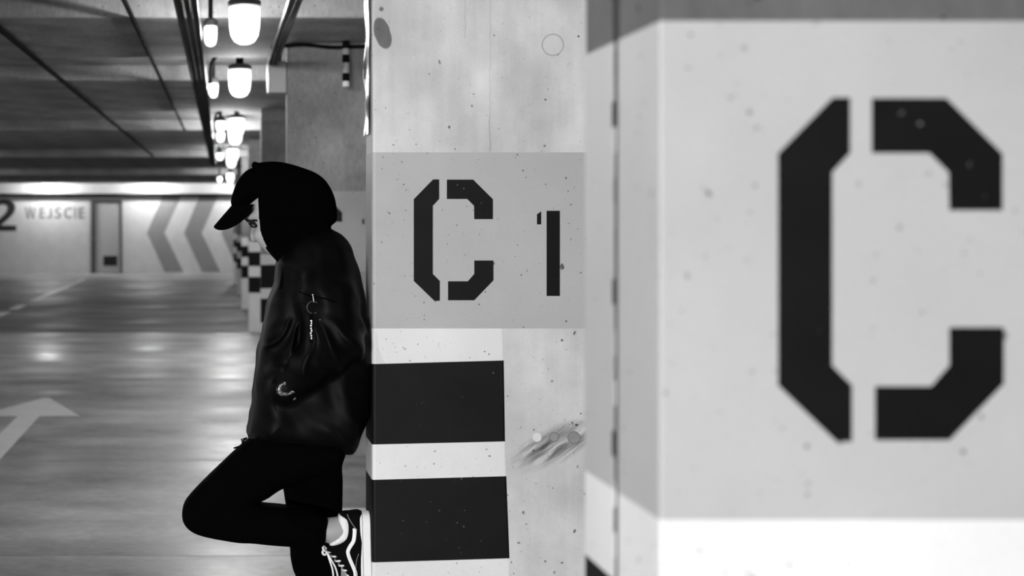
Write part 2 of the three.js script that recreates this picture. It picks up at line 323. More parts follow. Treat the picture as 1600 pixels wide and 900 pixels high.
[[382, 7.0, 2.565, 0.077, 0.184], [374.5, 10.5, 2.634], [370, 15.6], [367.5, 17.2], [364, 22], [361.5, 24.2], [360, 32.6]].forEach(([x, z, top = 2.656, r = 0.083, h = 0.2], i) =>
  jarLamp(px(x, z), z, top, r, h, `large glowing jar lamp, ${NTH[i]} from the C1 pillar in the row beside the cable tray`, 'large jar lamps beside the cable tray'));
[[329, 7.75, 0.036], [333.5, 10.9, 0.036], [344.5, 14.9, 0.048], [344.5, 16.8, 0.048], [344, 21.6, 0.05], [343, 32.8, 0.052]].forEach(([x, z, r], i) =>
  jarLamp(px(x, z), z, 2.575, r, 0.11, `small glowing jar lamp close to the cable tray, ${NTH[i]} from the C1 pillar`, 'small jar lamps beside the cable tray', JAR_POWER * 0.3));
for (const [x, z] of [[-7.6, 1.9], [-7.6, 7.2], [-7.6, 10.8], [-7.6, 16], [-7.6, 23], [-7.6, 31.5], [4.5, 7], [4.5, 16.2], [4.5, 31]]) jarLamp(x, z, 2.656, 0.083, 0.2, x < 0 ? 'glowing jar lamp over the far side of the aisle' : 'glowing jar lamp over the bays behind the pillars', x < 0 ? 'jar lamps over the aisle' : 'jar lamps over the bays', x < 0 ? AISLE_POWER : JAR_POWER);
for (const [x, z, where] of [[-5.0, 42.55, 'above the black digit 2'], [px(236, 42.55), 42.55, 'above the chevrons beside the door'], [0.9, 42.55, 'behind the pillar row']]) {
  const t = thing('bulkhead_lamp', `oval bulkhead lamp on the ceiling by the end wall ${where}`, 'lamp', 'bulkhead lamps along the end wall', [x, 0, -z]);
  const g = new THREE.SphereGeometry(0.2, 24, 12); g.scale(1, 0.35, 0.6); g.translate(0, CEIL - 0.075, 0);
  part('diffuser', g, M.glow, t);
  part('base', box(-0.22, 0.22, CEIL - 0.035, CEIL - 0.001, -0.13, 0.13, 0.01), M.plasticWhite, t);
  const l = new THREE.PointLight(0xffffff, WALL_POWER, 0, 2); l.position.set(0, CEIL - 0.08, 0); l.castShadow = true; l.shadow.radius = 2.5; t.add(l);
}
for (const x of FLOODS) {
  const t = thing('floodlight', 'floodlight on the wall facing the C1 pillar', 'lamp', 'floodlights on the wall', [x, 0, ZB]);
  part('bracket', box(-0.03, 0.03, 1.27, 1.43, -0.05, -0.001, 0.006), M.darkMetal, t);
  const head = new THREE.Group(); head.name = 'lamp_head'; head.position.set(0, 1.35, -0.13); t.add(head);
  head.lookAt(...FLOOD_AIM.map((v, k) => 2 * [x, 1.35, ZB - 0.13][k] - v));                 // its -z looks at the pillars
  part('housing', box(-0.15, 0.15, -0.11, 0.11, -0.03, 0.07, 0.015), M.darkMetal, head);
  part('lens', box(-0.135, 0.135, -0.095, 0.095, -0.036, -0.03, 0.003), M.glow, head);
  const l = new THREE.SpotLight(0xffffff, FLOOD_POWER, 0, 13.5 * Math.PI / 180, 0.42, 2);
  l.position.set(0, 1.35, -0.13).add(new THREE.Vector3(...FLOOD_AIM).sub(new THREE.Vector3(x, 1.35, ZB - 0.13)).normalize().multiplyScalar(0.16));
  l.castShadow = true; l.shadow.radius = 5; l.target.position.set(FLOOD_AIM[0] - x, FLOOD_AIM[1], FLOOD_AIM[2] - ZB); t.add(l, l.target);
}
jarLamp(-1.25, 1.75, 2.656, 0.083, 0.2, 'glowing jar lamp over the aisle between the two nearest pillars', undefined, 5);

// ---------------------------------------------------------------- cable trays, conduits, boxes
function tray(name, label, x0, zA, x1, zB, y, w, h, cables) {
  const t = thing(name, label, 'cable tray', undefined, [x0, 0, -zA]);
  const len = Math.hypot(zB - zA, x1 - x0); t.rotation.y = -Math.atan2(x1 - x0, zB - zA);
  for (const s of [-1, 1]) part('side_rail', box(s * w / 2 - 0.003, s * w / 2 + 0.003, y, y + h, -len, 0), M.darkMetal, t);
  const rungs = []; for (let z = 0.03; z < len; z += 0.06) rungs.push(box(-w / 2, w / 2, y, y + 0.004, -z - 0.007, -z + 0.007));
  part('tray_bottom', rungs, M.darkMetal, t).userData.kind = 'stuff';
  for (let k = 0; k < cables; k++) { const c = -w / 2 + w * (k + 0.5) / cables; part('cable', tube([[c, y + 0.014, 0], [c + 0.006, y + 0.016, -len * 0.3], [c - 0.005, y + 0.014, -len * 0.65], [c, y + 0.015, -len]], w * 0.36 / cables, 60, 6), M.cable, t); }
  for (let z = 0.9; z < len; z += 2.2) part('hanger', box(-0.004, 0.004, y, CEIL - 0.001, -z - 0.004, -z + 0.004), M.darkMetal, t);
  return t;
}
tray('cable_tray', 'long perforated cable tray hung along the ceiling left of the jar lamps', -0.145, 4.6, -0.025, 24.5, 2.5, 0.1, 0.05, 3);
tray('cable_tray', 'short narrow cable tray running to the switch box on the pillar', 0.368, 5.4, 0.368, 9.1, 2.515, 0.055, 0.035, 2);
const straight = (name, label, pts, r, m, cat = 'conduit', group) => { const o = part(numbered(name), tube(pts, r, 40, 8), m, scene); o.userData = { label, category: cat }; if (group) o.userData.group = group; return o; };
straight('ceiling_conduit', 'thin dark conduit along the ceiling nearest the cable tray', [[-0.476, 2.655, -6.6], [-0.375, 2.655, -17.5]], 0.0145, M.cable);
straight('ceiling_conduit', 'thin dark conduit along the ceiling out over the aisle', [[-1.28, 2.65, -7.6], [-1.05, 2.65, -24]], 0.018, M.cable);
straight('wall_pipe', 'black pipe running along the end wall above the door', [[-10.9, 2.37, -FAR + 0.16], [XR - 0.1, 2.37, -FAR + 0.16]], 0.055, M.cable, 'pipe');
for (const [x, z, nth] of [[374.5, 10.5, 'second'], [370, 15.6, 'third'], [364, 22, 'fifth']]) {
  const X = px(x, z), tx = -0.145 + 0.12 * (z - 4.6) / 19.9 + 0.075;
  straight('lamp_cable', `black cable looping from the tray up to the ${nth} large jar lamp`, [[tx, 2.53, -z + 0.06], [tx + 0.005, 2.66, -z + 0.06], [tx + 0.05, 2.735, -z + 0.05], [X - 0.03, 2.755, -z + 0.1]], 0.014, M.cable, 'cable', 'cables of the jar lamps');
}
straight('beam_cable', 'black cable sagging along the top of the pillar behind the person', [[0.36, 2.63, -9.12], [0.55, 2.655, -9.15], [0.75, 2.638, -9.16], [0.95, 2.642, -9.15], [1.2, 2.63, -9.15]], 0.012, M.cable, 'cable');
{
  const t = thing('switch_box', 'pale switch box on the side of the pillar behind the person', 'box', undefined, [0, 0, -9.29]);
  part('housing', box(0.352, PX0 - 0.0015, 2.35, 2.555, -0.075, 0.075, 0.008), M.plasticGrey, t);
  part('lid', box(0.342, 0.352, 2.356, 2.549, -0.069, 0.069, 0.004), M.plasticWhite, t);
  part('cable', tube([[0.42, 2.555, 0.03], [0.425, 2.6, 0.05], [0.42, 2.63, 0.1], [0.39, 2.56, 0.2]], 0.01), M.cable, t);
}
{
  const t = thing('hanging_rod', 'short black and grey banded rod hanging from the beam', 'rod', undefined, [0, 0, -9.08]);
  const x = px(540.5, 9.08), ys = [64, 76, 85.5, 98, 114.5, 127, 135.5].map(y => py(y, 9.08));
  for (let k = 0; k < 6; k++) part(k % 2 ? 'grey_segment' : 'black_segment', lathe([[0, ys[k + 1]], [0.021, ys[k + 1]], [0.023, ys[k + 1] + 0.002], [0.023, ys[k] - 0.002], [0.021, ys[k]], [0, ys[k]]], 18).translate(x, 0, 0), k % 2 ? k === 5 ? M.plasticWhite : M.plasticGrey : M.cable, t);
}

// ---------------------------------------------------------------- implicit surfaces for the figure
function smoothPoly(pts, sub = 4) {
  const c = new THREE.CatmullRomCurve3(pts.map(p => new THREE.Vector3(p[0], p[1], 0)), true, 'centripetal');
  return c.getPoints(pts.length * sub).slice(0, -1).map(v => [v.x, v.y]);
}
function polySDF(pts) {
  const n = pts.length;
  return (x, y) => {
    let d = 1e9, s = 1;
    for (let i = 0, j = n - 1; i < n; j = i++) {
      const ex = pts[j][0] - pts[i][0], ey = pts[j][1] - pts[i][1], wx = x - pts[i][0], wy = y - pts[i][1];
      const t = clamp((wx * ex + wy * ey) / (ex * ex + ey * ey || 1e-12)), bx = wx - ex * t, by = wy - ey * t;
      d = Math.min(d, bx * bx + by * by);
      const c1 = y >= pts[i][1], c2 = y < pts[j][1], c3 = ex * wy > ey * wx;
      if ((c1 && c2 && c3) || (!c1 && !c2 && !c3)) s = -s;
    }
    return s * Math.sqrt(d);
  };
}
// a cushion-like solid: outline in the xy plane, half thickness H, rounded over radius R
function cushion(pts, zc, H, R) {
  const f = polySDF(pts); let lx = NaN, ly = NaN, lv = 0;
  return (x, y, z) => { if (x !== lx || y !== ly) { lv = f(x, y); lx = x; ly = y; } const q = lv + R, w = Math.abs(z - zc) - (H - R); return Math.min(Math.max(q, w), 0) + Math.hypot(Math.max(q, 0), Math.max(w, 0)) - R; };
}
function limb(a, b, ra, rb) {
  const d = [b[0] - a[0], b[1] - a[1], b[2] - a[2]], L = d[0] * d[0] + d[1] * d[1] + d[2] * d[2];
  return (x, y, z) => { const t = clamp(((x - a[0]) * d[0] + (y - a[1]) * d[1] + (z - a[2]) * d[2]) / L); return Math.hypot(x - a[0] - d[0] * t, y - a[1] - d[1] * t, z - a[2] - d[2] * t) - mix(ra, rb, t); };
}
const smin = (a, b, k) => { const h = Math.max(k - Math.abs(a - b), 0) / k; return Math.min(a, b) - h * h * k * 0.25; };
const blend = (fs, k) => (x, y, z) => { let d = fs[0](x, y, z); for (let i = 1; i < fs.length; i++) d = smin(d, fs[i](x, y, z), k); return d; };
function surface(f, lo, hi, cell) {                            // naive surface nets
  const n = [0, 1, 2].map(k => Math.ceil((hi[k] - lo[k]) / cell) + 1), [nx, ny, nz] = n, val = new Float32Array(nx * ny * nz);
  const id = (i, j, k) => i + nx * (j + ny * k);
  for (let j = 0; j < ny; j++) for (let i = 0; i < nx; i++) for (let k = 0; k < nz; k++) val[id(i, j, k)] = f(lo[0] + i * cell, lo[1] + j * cell, lo[2] + k * cell);
  const vid = new Int32Array(nx * ny * nz).fill(-1), pos = [], idx = [];
  for (let k = 0; k < nz - 1; k++) for (let j = 0; j < ny - 1; j++) for (let i = 0; i < nx - 1; i++) {
    let m = 0; const v = [];
    for (let c = 0; c < 8; c++) { v[c] = val[id(i + (c & 1), j + (c >> 1 & 1), k + (c >> 2))]; if (v[c] < 0) m |= 1 << c; }
    if (!m || m === 255) continue;
    let sx = 0, sy = 0, sz = 0, q = 0;
    for (let a = 0; a < 8; a++) for (let s = 1; s < 8; s <<= 1) if (!(a & s)) { const b = a | s; if ((v[a] < 0) !== (v[b] < 0)) { const t = v[a] / (v[a] - v[b]); sx += (a & 1) + (s === 1 ? t : 0); sy += (a >> 1 & 1) + (s === 2 ? t : 0); sz += (a >> 2) + (s === 4 ? t : 0); q++; } }
    vid[id(i, j, k)] = pos.length / 3; pos.push(lo[0] + (i + sx / q) * cell, lo[1] + (j + sy / q) * cell, lo[2] + (k + sz / q) * cell);
  }
  const quad = (a, b, c, d, flip) => { if (a < 0 || b < 0 || c < 0 || d < 0) return; flip ? idx.push(a, c, b, a, d, c) : idx.push(a, b, c, a, c, d); };
  for (let k = 1; k < nz - 1; k++) for (let j = 1; j < ny - 1; j++) for (let i = 1; i < nx - 1; i++) {
    const o = val[id(i, j, k)] < 0;
    if (o !== val[id(i + 1, j, k)] < 0) quad(vid[id(i, j - 1, k - 1)], vid[id(i, j, k - 1)], vid[id(i, j, k)], vid[id(i, j - 1, k)], !o);
    if (o !== val[id(i, j + 1, k)] < 0) quad(vid[id(i - 1, j, k - 1)], vid[id(i - 1, j, k)], vid[id(i, j, k)], vid[id(i, j, k - 1)], !o);
    if (o !== val[id(i, j, k + 1)] < 0) quad(vid[id(i - 1, j - 1, k)], vid[id(i, j - 1, k)], vid[id(i, j, k)], vid[id(i - 1, j, k)], !o);
  }
  const nor = new Float32Array(pos.length), e = cell * 0.5;
  for (let a = 0; a < pos.length; a += 3) {
    const [x, y, z] = [pos[a], pos[a + 1], pos[a + 2]];
    const gx = f(x + e, y, z) - f(x - e, y, z), gy = f(x, y + e, z) - f(x, y - e, z), gz = f(x, y, z + e) - f(x, y, z - e), l = Math.hypot(gx, gy, gz) || 1;
    nor[a] = gx / l; nor[a + 1] = gy / l; nor[a + 2] = gz / l;
  }
  const g = new THREE.BufferGeometry(); g.setAttribute('position', new THREE.Float32BufferAttribute(pos, 3)); g.setAttribute('normal', new THREE.BufferAttribute(nor, 3)); g.setIndex(idx);
  return metreUV(g, 0.5);
}

// ---------------------------------------------------------------- the person, in world metres (facing -x, back on the pillar's side)
const person = thing('person', 'person in black cap, hood and bomber jacket leaning on the C1 pillar, one foot raised', 'person');
const ZM = -4.36, ZN = -4.265, ZS = -4.455;                   // middle plane, raised (left) leg, standing (right) leg
const at = (x, y, z) => [px(x, -z), py(y, -z)], at3 = (x, y, z) => [px(x, -z), py(y, -z), z];
const outline = (pts, z, sub) => smoothPoly(pts.map(([a, b]) => at(a, b, z)), sub);
// body: one continuous skin surface under the clothes
{
  const head = cushion(outline([[398, 300], [389, 322], [384, 334], [383.5, 341], [388.5, 347], [396, 352], [400, 360], [401, 372], [404, 378], [411, 384], [417, 390], [425, 396], [434, 398], [448, 392], [470, 372], [484, 330], [474, 290], [440, 272], [412, 276]], ZM), ZM, 0.074, 0.06);
  const nose = cushion(outline([[388, 344], [391.5, 352], [392, 358], [391, 366], [391.5, 373], [394.5, 377.5], [400, 378], [406, 375], [414, 372], [412, 350]], ZM), ZM, 0.027, 0.021);
  const cheek = limb(at3(412, 366, ZM + 0.034), at3(424, 384, ZM + 0.03), 0.03, 0.024);
  const socket = limb(at3(392, 349, ZM + 0.032), at3(394, 350, ZM + 0.034), 0.012, 0.012);
  const brow = limb(at3(386.5, 340, ZM + 0.012), at3(392, 338, ZM + 0.048), 0.008, 0.007);
  const L = [limb(at3(490, 690, ZN - 0.02), at3(316, 800, ZN), 0.066, 0.05), limb(at3(316, 800, ZN), at3(516, 829, ZN), 0.046, 0.03), limb(at3(516, 829, ZN), at3(556, 815, ZN), 0.031, 0.03), limb(at3(535, 832, ZN), at3(556, 905, ZN), 0.026, 0.02)];
  const Rl = [limb(at3(495, 690, ZS + 0.02), at3(488, 890, ZS), 0.068, 0.05), limb(at3(488, 890, ZS), at3(500, 1070, ZS), 0.045, 0.032), limb(at3(500, 1070, ZS), at3(420, 1092, ZS), 0.03, 0.022)];
  const arms = [];
  for (const s of [1, -1]) {
    const z = ZM + s * 0.17, w = at3(455, 603, ZM + s * 0.172);
    arms.push(limb(at3(505, 410, z), at3(520, 535, ZM + s * 0.2), 0.045, 0.036), limb(at3(520, 535, ZM + s * 0.2), w, 0.034, 0.024), limb(w, at3(432, 622, ZM + s * 0.115), 0.024, 0.026));
    [[420, 630, 0.06], [420, 638, 0.065], [423, 645, 0.07], [428, 650, 0.08], [424, 628, 0.07]].forEach(([a, b, zz]) => arms.push(limb(at3(431, 625, ZM + s * 0.11), at3(a, b, ZM + s * zz), 0.009, 0.007)));
  }
  const trunk = [limb(at3(490, 428, ZM), at3(490, 560, ZM), 0.08, 0.09), limb(at3(490, 560, ZM), at3(480, 670, ZM), 0.095, 0.1), limb(at3(458, 375, ZM), at3(480, 412, ZM), 0.05, 0.055), limb(at3(495, 412, ZM - 0.13), at3(495, 412, ZM + 0.13), 0.05, 0.05)];
  const all = blend([...trunk, ...arms, ...L, ...Rl], 0.03), face = blend([head, nose, cheek, brow], 0.012);
  const f = (x, y, z) => { let d = face(x, y, z); const s = -socket(x, y, z); const h = Math.max(0.008 - Math.abs(d - s), 0) / 0.008; d = Math.max(d, s) + h * h * 0.002; return smin(d, all(x, y, z), 0.025); };
  const lo = [-0.13, 0.02, -4.66], hi = [0.5, 1.32, -4.06];
  const low = surface((x, y, z) => all(x, y, z), lo, [0.5, 1.45, -4.06], 0.012);
  const top = surface(f, [0.04, 1.36, ZM - 0.11], [0.34, 1.68, ZM + 0.11], 0.0035);
  const body = part('body', [low, top], M.skin, person, 'pale skin');
  for (const s of [1, -1]) {
    const eye = part('eye', new THREE.SphereGeometry(0.0112, 16, 12).translate(...at3(396.5, 350.8, ZM + s * 0.0285)), M.eyeWhite, body);
    part('iris', new THREE.SphereGeometry(0.007, 12, 10).translate(...at3(393.6, 352, ZM + s * 0.0325)), M.iris, body);
    part('eyelid', surface(blend([limb(at3(389.5, 349.5, ZM + s * 0.026), at3(394, 347.8, ZM + s * 0.038), 0.0032, 0.0045), limb(at3(394, 347.8, ZM + s * 0.038), at3(401.5, 352.5, ZM + s * 0.047), 0.0045, 0.0026), limb(at3(392, 354.5, ZM + s * 0.034), at3(400.5, 354.5, ZM + s * 0.045), 0.002, 0.0026)], 0.004), [0.095, 1.47, ZM + (s > 0 ? 0.015 : -0.06)], [0.14, 1.515, ZM + (s > 0 ? 0.06 : -0.015)], 0.0012), M.hair, body);
    part('eyebrow', surface(blend([limb(at3(383.6, 341.5, ZM + s * 0.01), at3(388, 344, ZM + s * 0.036), 0.0042, 0.006), limb(at3(388, 344, ZM + s * 0.036), at3(401, 344.5, ZM + s * 0.06), 0.006, 0.003)], 0.004), [0.08, 1.49, ZM + (s > 0 ? 0 : -0.075)], [0.15, 1.53, ZM + (s > 0 ? 0.075 : 0)], 0.0014), M.hair, body);
    part('nostril_shade', new THREE.SphereGeometry(0.0046, 10, 8).scale(1.5, 0.8, 0.9).translate(...at3(403.5, 374.8, ZM + s * 0.022)), M.hair, body);  // dark ball in place of the shade inside the nose opening
  }
}
// cap: crown and curved peak
{
  const crown = cushion(outline([[398, 262], [386, 266], [373, 280], [364.5, 299], [361, 319], [370, 326], [396, 317], [430, 308], [470, 300], [470, 272], [440, 262]], ZM), ZM, 0.088, 0.07);
  const cap = part('cap', surface(crown, [0.02, 1.52, ZM - 0.11], [0.3, 1.7, ZM + 0.11], 0.004), M.cap, person, 'black baseball cap');
  const nU = 14, nV = 28, P = [], I = [];
  for (let side = 0; side < 2; side++) for (let i = 0; i <= nU; i++) for (let j = 0; j <= nV; j++) {
    const u = i / nU, ph = (j / nV - 0.5) * Math.PI * 0.98, c = Math.cos(ph), s = Math.sin(ph);
    const ax = 397 - 35 * c, ay = 319 + 1.5 * c, len = 43 * Math.pow(c, 0.62) * u;
    P.push(...at3(ax - 0.65 * len, ay + 0.76 * len + 21 * Math.abs(s) ** 1.4 * u * c ** 0.35 + (side ? 1.6 : 0), ZM + 0.084 * s * (1 + 0.03 * u)));
  }
  const w = nV + 1, S = (nU + 1) * w;
  for (let i = 0; i < nU; i++) for (let j = 0; j < nV; j++) { const a = i * w + j; I.push(a, a + w, a + 1, a + 1, a + w, a + w + 1, S + a, S + a + 1, S + a + w, S + a + 1, S + a + w + 1, S + a + w); }
  for (let j = 0; j < nV; j++) { const a = nU * w + j; I.push(a, S + a, a + 1, a + 1, S + a, S + a + 1); }
  const g = new THREE.BufferGeometry(); g.setAttribute('position', new THREE.Float32BufferAttribute(P, 3)); g.setIndex(I); g.computeVertexNormals(); metreUV(g);
  part('peak', g, M.cap, cap);
}
// hood: a draped shell with a front opening
{
  const out = cushion(outline([[393.5, 255.5], [397, 253.8], [402, 255.5], [410, 254.6], [428, 253.8], [445, 256], [470, 263], [490, 271], [505, 283], [516, 300], [521.5, 316], [523.5, 335], [521, 346], [513, 354], [520, 380], [505, 420], [470, 440], [445, 425], [434, 410], [425, 400], [416, 390], [408, 376], [403, 360], [399.5, 340], [397.5, 315], [396.5, 290], [395.5, 270]], ZM, 3), ZM, 0.128, 0.055);
  const hole = cushion(outline([[385, 262], [430, 264], [450, 300], [450, 360], [432, 385], [420, 385], [370, 380], [370, 300]], ZM), ZM, 0.094, 0.03);
  const fold = (x, y, z) => 0.004 * Math.sin(38 * (y + 0.7 * x) + 3 * vnoise3(x * 8, y * 8, z * 8, 5)) * clamp((1.55 - y) / 0.12) + 0.003 * vnoise3(x * 16, y * 16, z * 16, 7);
  const f = (x, y, z) => { const a = out(x, y, z) + (Math.abs(z - ZM) > 0.05 ? fold(x, y, z) * clamp((Math.abs(z - ZM) - 0.05) / 0.03) : 0), b = -hole(x, y, z); return Math.max(a, b); };
  const hood = part('hood', surface(f, [0.1, 1.3, ZM - 0.145], [0.385, 1.7, ZM + 0.145], 0.0045), M.hood, person, 'black cotton hood');
  part('drawcord_eyelet', new THREE.TorusGeometry(0.004, 0.0014, 6, 12).translate(...at3(444, 402.5, ZM + 0.122)), M.zip, hood);
}
// bomber jacket with gathered sleeve
{
  const torso = cushion(outline([[434, 404], [431, 425], [430, 442], [424, 458], [419, 480], [412.5, 510], [406.5, 540], [402, 570], [398.5, 600], [395, 630], [391, 658], [387.5, 683], [390, 690], [430, 694], [480, 698], [530, 701], [547, 700], [556, 680], [565, 655], [570, 630], [571.5, 600], [572.3, 560], [572.3, 520], [570, 492], [565.5, 468], [560, 440], [553, 412], [545, 392], [535, 376], [522, 364], [508, 357.5], [480, 362], [452, 388]], ZM, 3), ZM, 0.19, 0.09);
  const sh = at3(506, 402, ZM + 0.13), el = at3(523, 530, ZM + 0.205), wr = at3(447, 606, ZM + 0.178), mid = at3(512, 465, ZM + 0.18);
  const sleeve = blend([limb(sh, mid, 0.08, 0.082), limb(mid, el, 0.082, 0.078), limb(el, wr, 0.08, 0.046)], 0.04);
  const el2 = at3(520, 530, ZM - 0.2), sleeve2 = blend([limb(at3(506, 402, ZM - 0.13), el2, 0.08, 0.076), limb(el2, at3(447, 606, ZM - 0.178), 0.078, 0.046)], 0.04);
  const fan = (x, y, z) => {                                   // gathers radiating from the inside of the elbow and slack over the cuff
    const [ox, oy] = at(470, 470, ZM + 0.2), dx = x - ox, dy = y - oy, r = Math.hypot(dx, dy), a = Math.atan2(dy, dx);
    const w = clamp((1.23 - y) / 0.06) * clamp((0.26 - r) / 0.05) * clamp((z - ZM - 0.12) / 0.05);
    const s = Math.sin(a * 15 + r * 26 + 2.2 * vnoise3(x * 11, y * 11, z * 11, 12));
    return w * 0.009 * (s > 0 ? s : 0.5 * s);
  };
  const slack = (x, y, z) => 0.005 * vnoise3(x * 9, y * 9, z * 9, 21) + 0.0055 * vnoise3(x * 22 + y * 14, y * 17 - x * 6, z * 18, 22) + 0.0025 * Math.sin(60 * x + 14 * y + 4 * vnoise3(x * 7, y * 5, z * 7, 23));
  const f = (x, y, z) => {
    const t = torso(x, y, z); let d = smin(t, sleeve(x, y, z), 0.022); d = smin(d, sleeve2(x, y, z), 0.03);
    if (d > 0.05 || d < -0.05) return d;
    const n = clamp((Math.abs(z - ZM) - 0.06) / 0.06);
    return d + n * slack(x, y, z) - fan(x, y, z);
  };
  const jacket = part('jacket', surface(f, [0.05, 0.78, ZM - 0.31], [0.485, 1.52, ZM + 0.31], 0.005), M.nylon, person, 'black satin bomber jacket');
  const find = (x, y) => { const s = 1; let z = ZM + 0.32; for (; z > ZM; z -= 0.001) { if (f(px(x, -z), py(y, -z), z) < 0) break; } return [px(x, -z), py(y, -z), z]; };
  const band = (pts, r, m, name, lift = 0.001, parent = jacket) => part(name, tube(pts.map(([a, b]) => { const p = find(a, b); p[2] += lift; return p; }), r, 30, 6), m, parent);
  band([[468, 456], [478, 460], [488, 464], [500, 465], [512, 468], [524, 472]], 0.0028, M.knit, 'pocket_zip');
  const rp = find(489, 480);
  part('zip_puller', [tube([find(488.6, 460), find(490.4, 472)].map(p => (p[2] += 0.006, p)), 0.0022, 6, 6), new THREE.SphereGeometry(0.0032, 10, 8).translate(...find(488.6, 460.5)).translate(0, 0, 0.007)], M.zip, jacket, 'bright metal zip puller');
  part('zip_ring', new THREE.TorusGeometry(0.0175, 0.0016, 8, 32, Math.PI * 1.9).rotateZ(-Math.PI * 0.45).translate(rp[0], rp[1], rp[2] + 0.008), M.ring, jacket, 'dark metal ring');
  // pull strap with a row of tiny white marks
  const a = find(486.5, 497), b = find(486.5, 535), zz = Math.max(a[2], b[2]) + 0.008;
  const strap = part('pull_strap', box(-0.004, 0.004, b[1], a[1] + 0.012, -0.001, 0.001).translate(a[0] - 0.002, 0, zz), M.knit, jacket);
  for (let k = 0; k < 8; k++) { const y = at(0, 501 + k * 3.9, zz)[1]; part('white_mark', box(-0.0024 + 0.0008 * (k % 3 === 1), 0.0024 - 0.0007 * (k % 2), y - 0.0028 + 0.0008 * (k % 4 === 2), y + 0.0026 - 0.0009 * (k % 3 === 0), 0.0008, 0.0016).translate(a[0] - 0.002 + 0.0008 * Math.sin(k * 2.1), 0, zz), M.lace, strap); }
  part('sleeve_stud', new THREE.SphereGeometry(0.0042, 12, 8).translate(...find(500.5, 499.5)), M.ring, jacket);
  band([[447, 404], [442, 430], [438, 452]], 0.006, M.knit, 'collar_edge', -0.002);
  band([[389, 681], [410, 685], [450, 690], [500, 694], [540, 696]], 0.004, M.knit, 'hem_seam', -0.001);
  band([[430, 585], [424, 600], [424, 620], [432, 640], [450, 650]], 0.0026, M.nylon, 'pocket_edge', -0.0012);
  // glittering wristband between cuff and pocket
  const wz = find(446, 606)[2];
  const gt = greyTexture(64, 64, (u, v, i, j) => hash(i >> 1, j >> 1, 91) > 0.72 ? 0.95 : 0.12 + 0.1 * hash(i, j, 92));
  const wb = new THREE.TorusGeometry(0.026, 0.0085, 10, 40, Math.PI * 1.15); wb.scale(0.62, 1, 0.6); wb.rotateZ(Math.PI * 0.62);
  part('wristband', wb.translate(px(449.5, -wz), py(606, -wz), wz + 0.004), mat(0.55, 0.3, { map: gt, metalness: 0.3 }), person, 'glittering wristband');
  part('finger_ring', new THREE.CapsuleGeometry(0.0035, 0.006, 4, 10).rotateZ(-0.9).translate(px(460.5, -wz), py(623, -wz), wz + 0.003), M.ring, person);
}
// trousers
{
  const bent = cushion(outline([[402, 678], [387, 687], [345, 725], [300, 770], [288, 786], [284.5, 800], [287, 815], [297, 827], [320, 836.5], [380, 845], [440, 851], [495, 852.5], [503, 851], [508, 838], [511.5, 812], [509, 805.5], [490, 797.5], [447, 790.5], [430, 788.5], [412, 787], [403, 784.5], [420, 775], [441, 762], [465, 755], [500, 740], [533, 718], [541, 694], [520, 684], [460, 680]], ZN, 3), ZN, 0.082, 0.062);
  const stand = cushion(outline([[446, 700], [441, 745], [444.5, 775], [447.5, 795], [453, 852], [456.5, 885], [464, 905], [472, 1000], [470, 1068], [474, 1078], [520, 1078], [526, 1070], [530, 1000], [531.5, 900], [533.5, 800], [534.5, 748], [533.5, 726], [540, 704], [538, 690], [500, 680]], ZS, 3), ZS, 0.085, 0.06);
  const wr = (x, y, z) => 0.0035 * Math.sin(50 * (x * 0.6 + y) + 5 * vnoise3(x * 6, y * 6, z * 6, 31)) + 0.003 * vnoise3(x * 14, y * 14, z * 14, 32);
  const f = (x, y, z) => { const d = smin(bent(x, y, z), stand(x, y, z), 0.03); return Math.abs(d) > 0.03 ? d : d + wr(x, y, z) * clamp((Math.abs(z - ZM) - 0.12) / 0.03); };
  const t = part('trousers', surface(f, [-0.12, 0.05, ZM - 0.21], [0.45, 0.95, ZM + 0.21], 0.006), M.trousers, person, 'black trousers');
  part('drawstring', [tube([at3(386, 684, ZN), at3(379, 690, ZN), at3(378, 695, ZN), at3(365, 700.5, ZN)], 0.0026, 14, 6), tube([at3(381, 691, ZN), at3(377, 687, ZN), at3(381, 685.5, ZN), at3(385, 684, ZN)], 0.002, 10, 6)], M.hood, t);
}
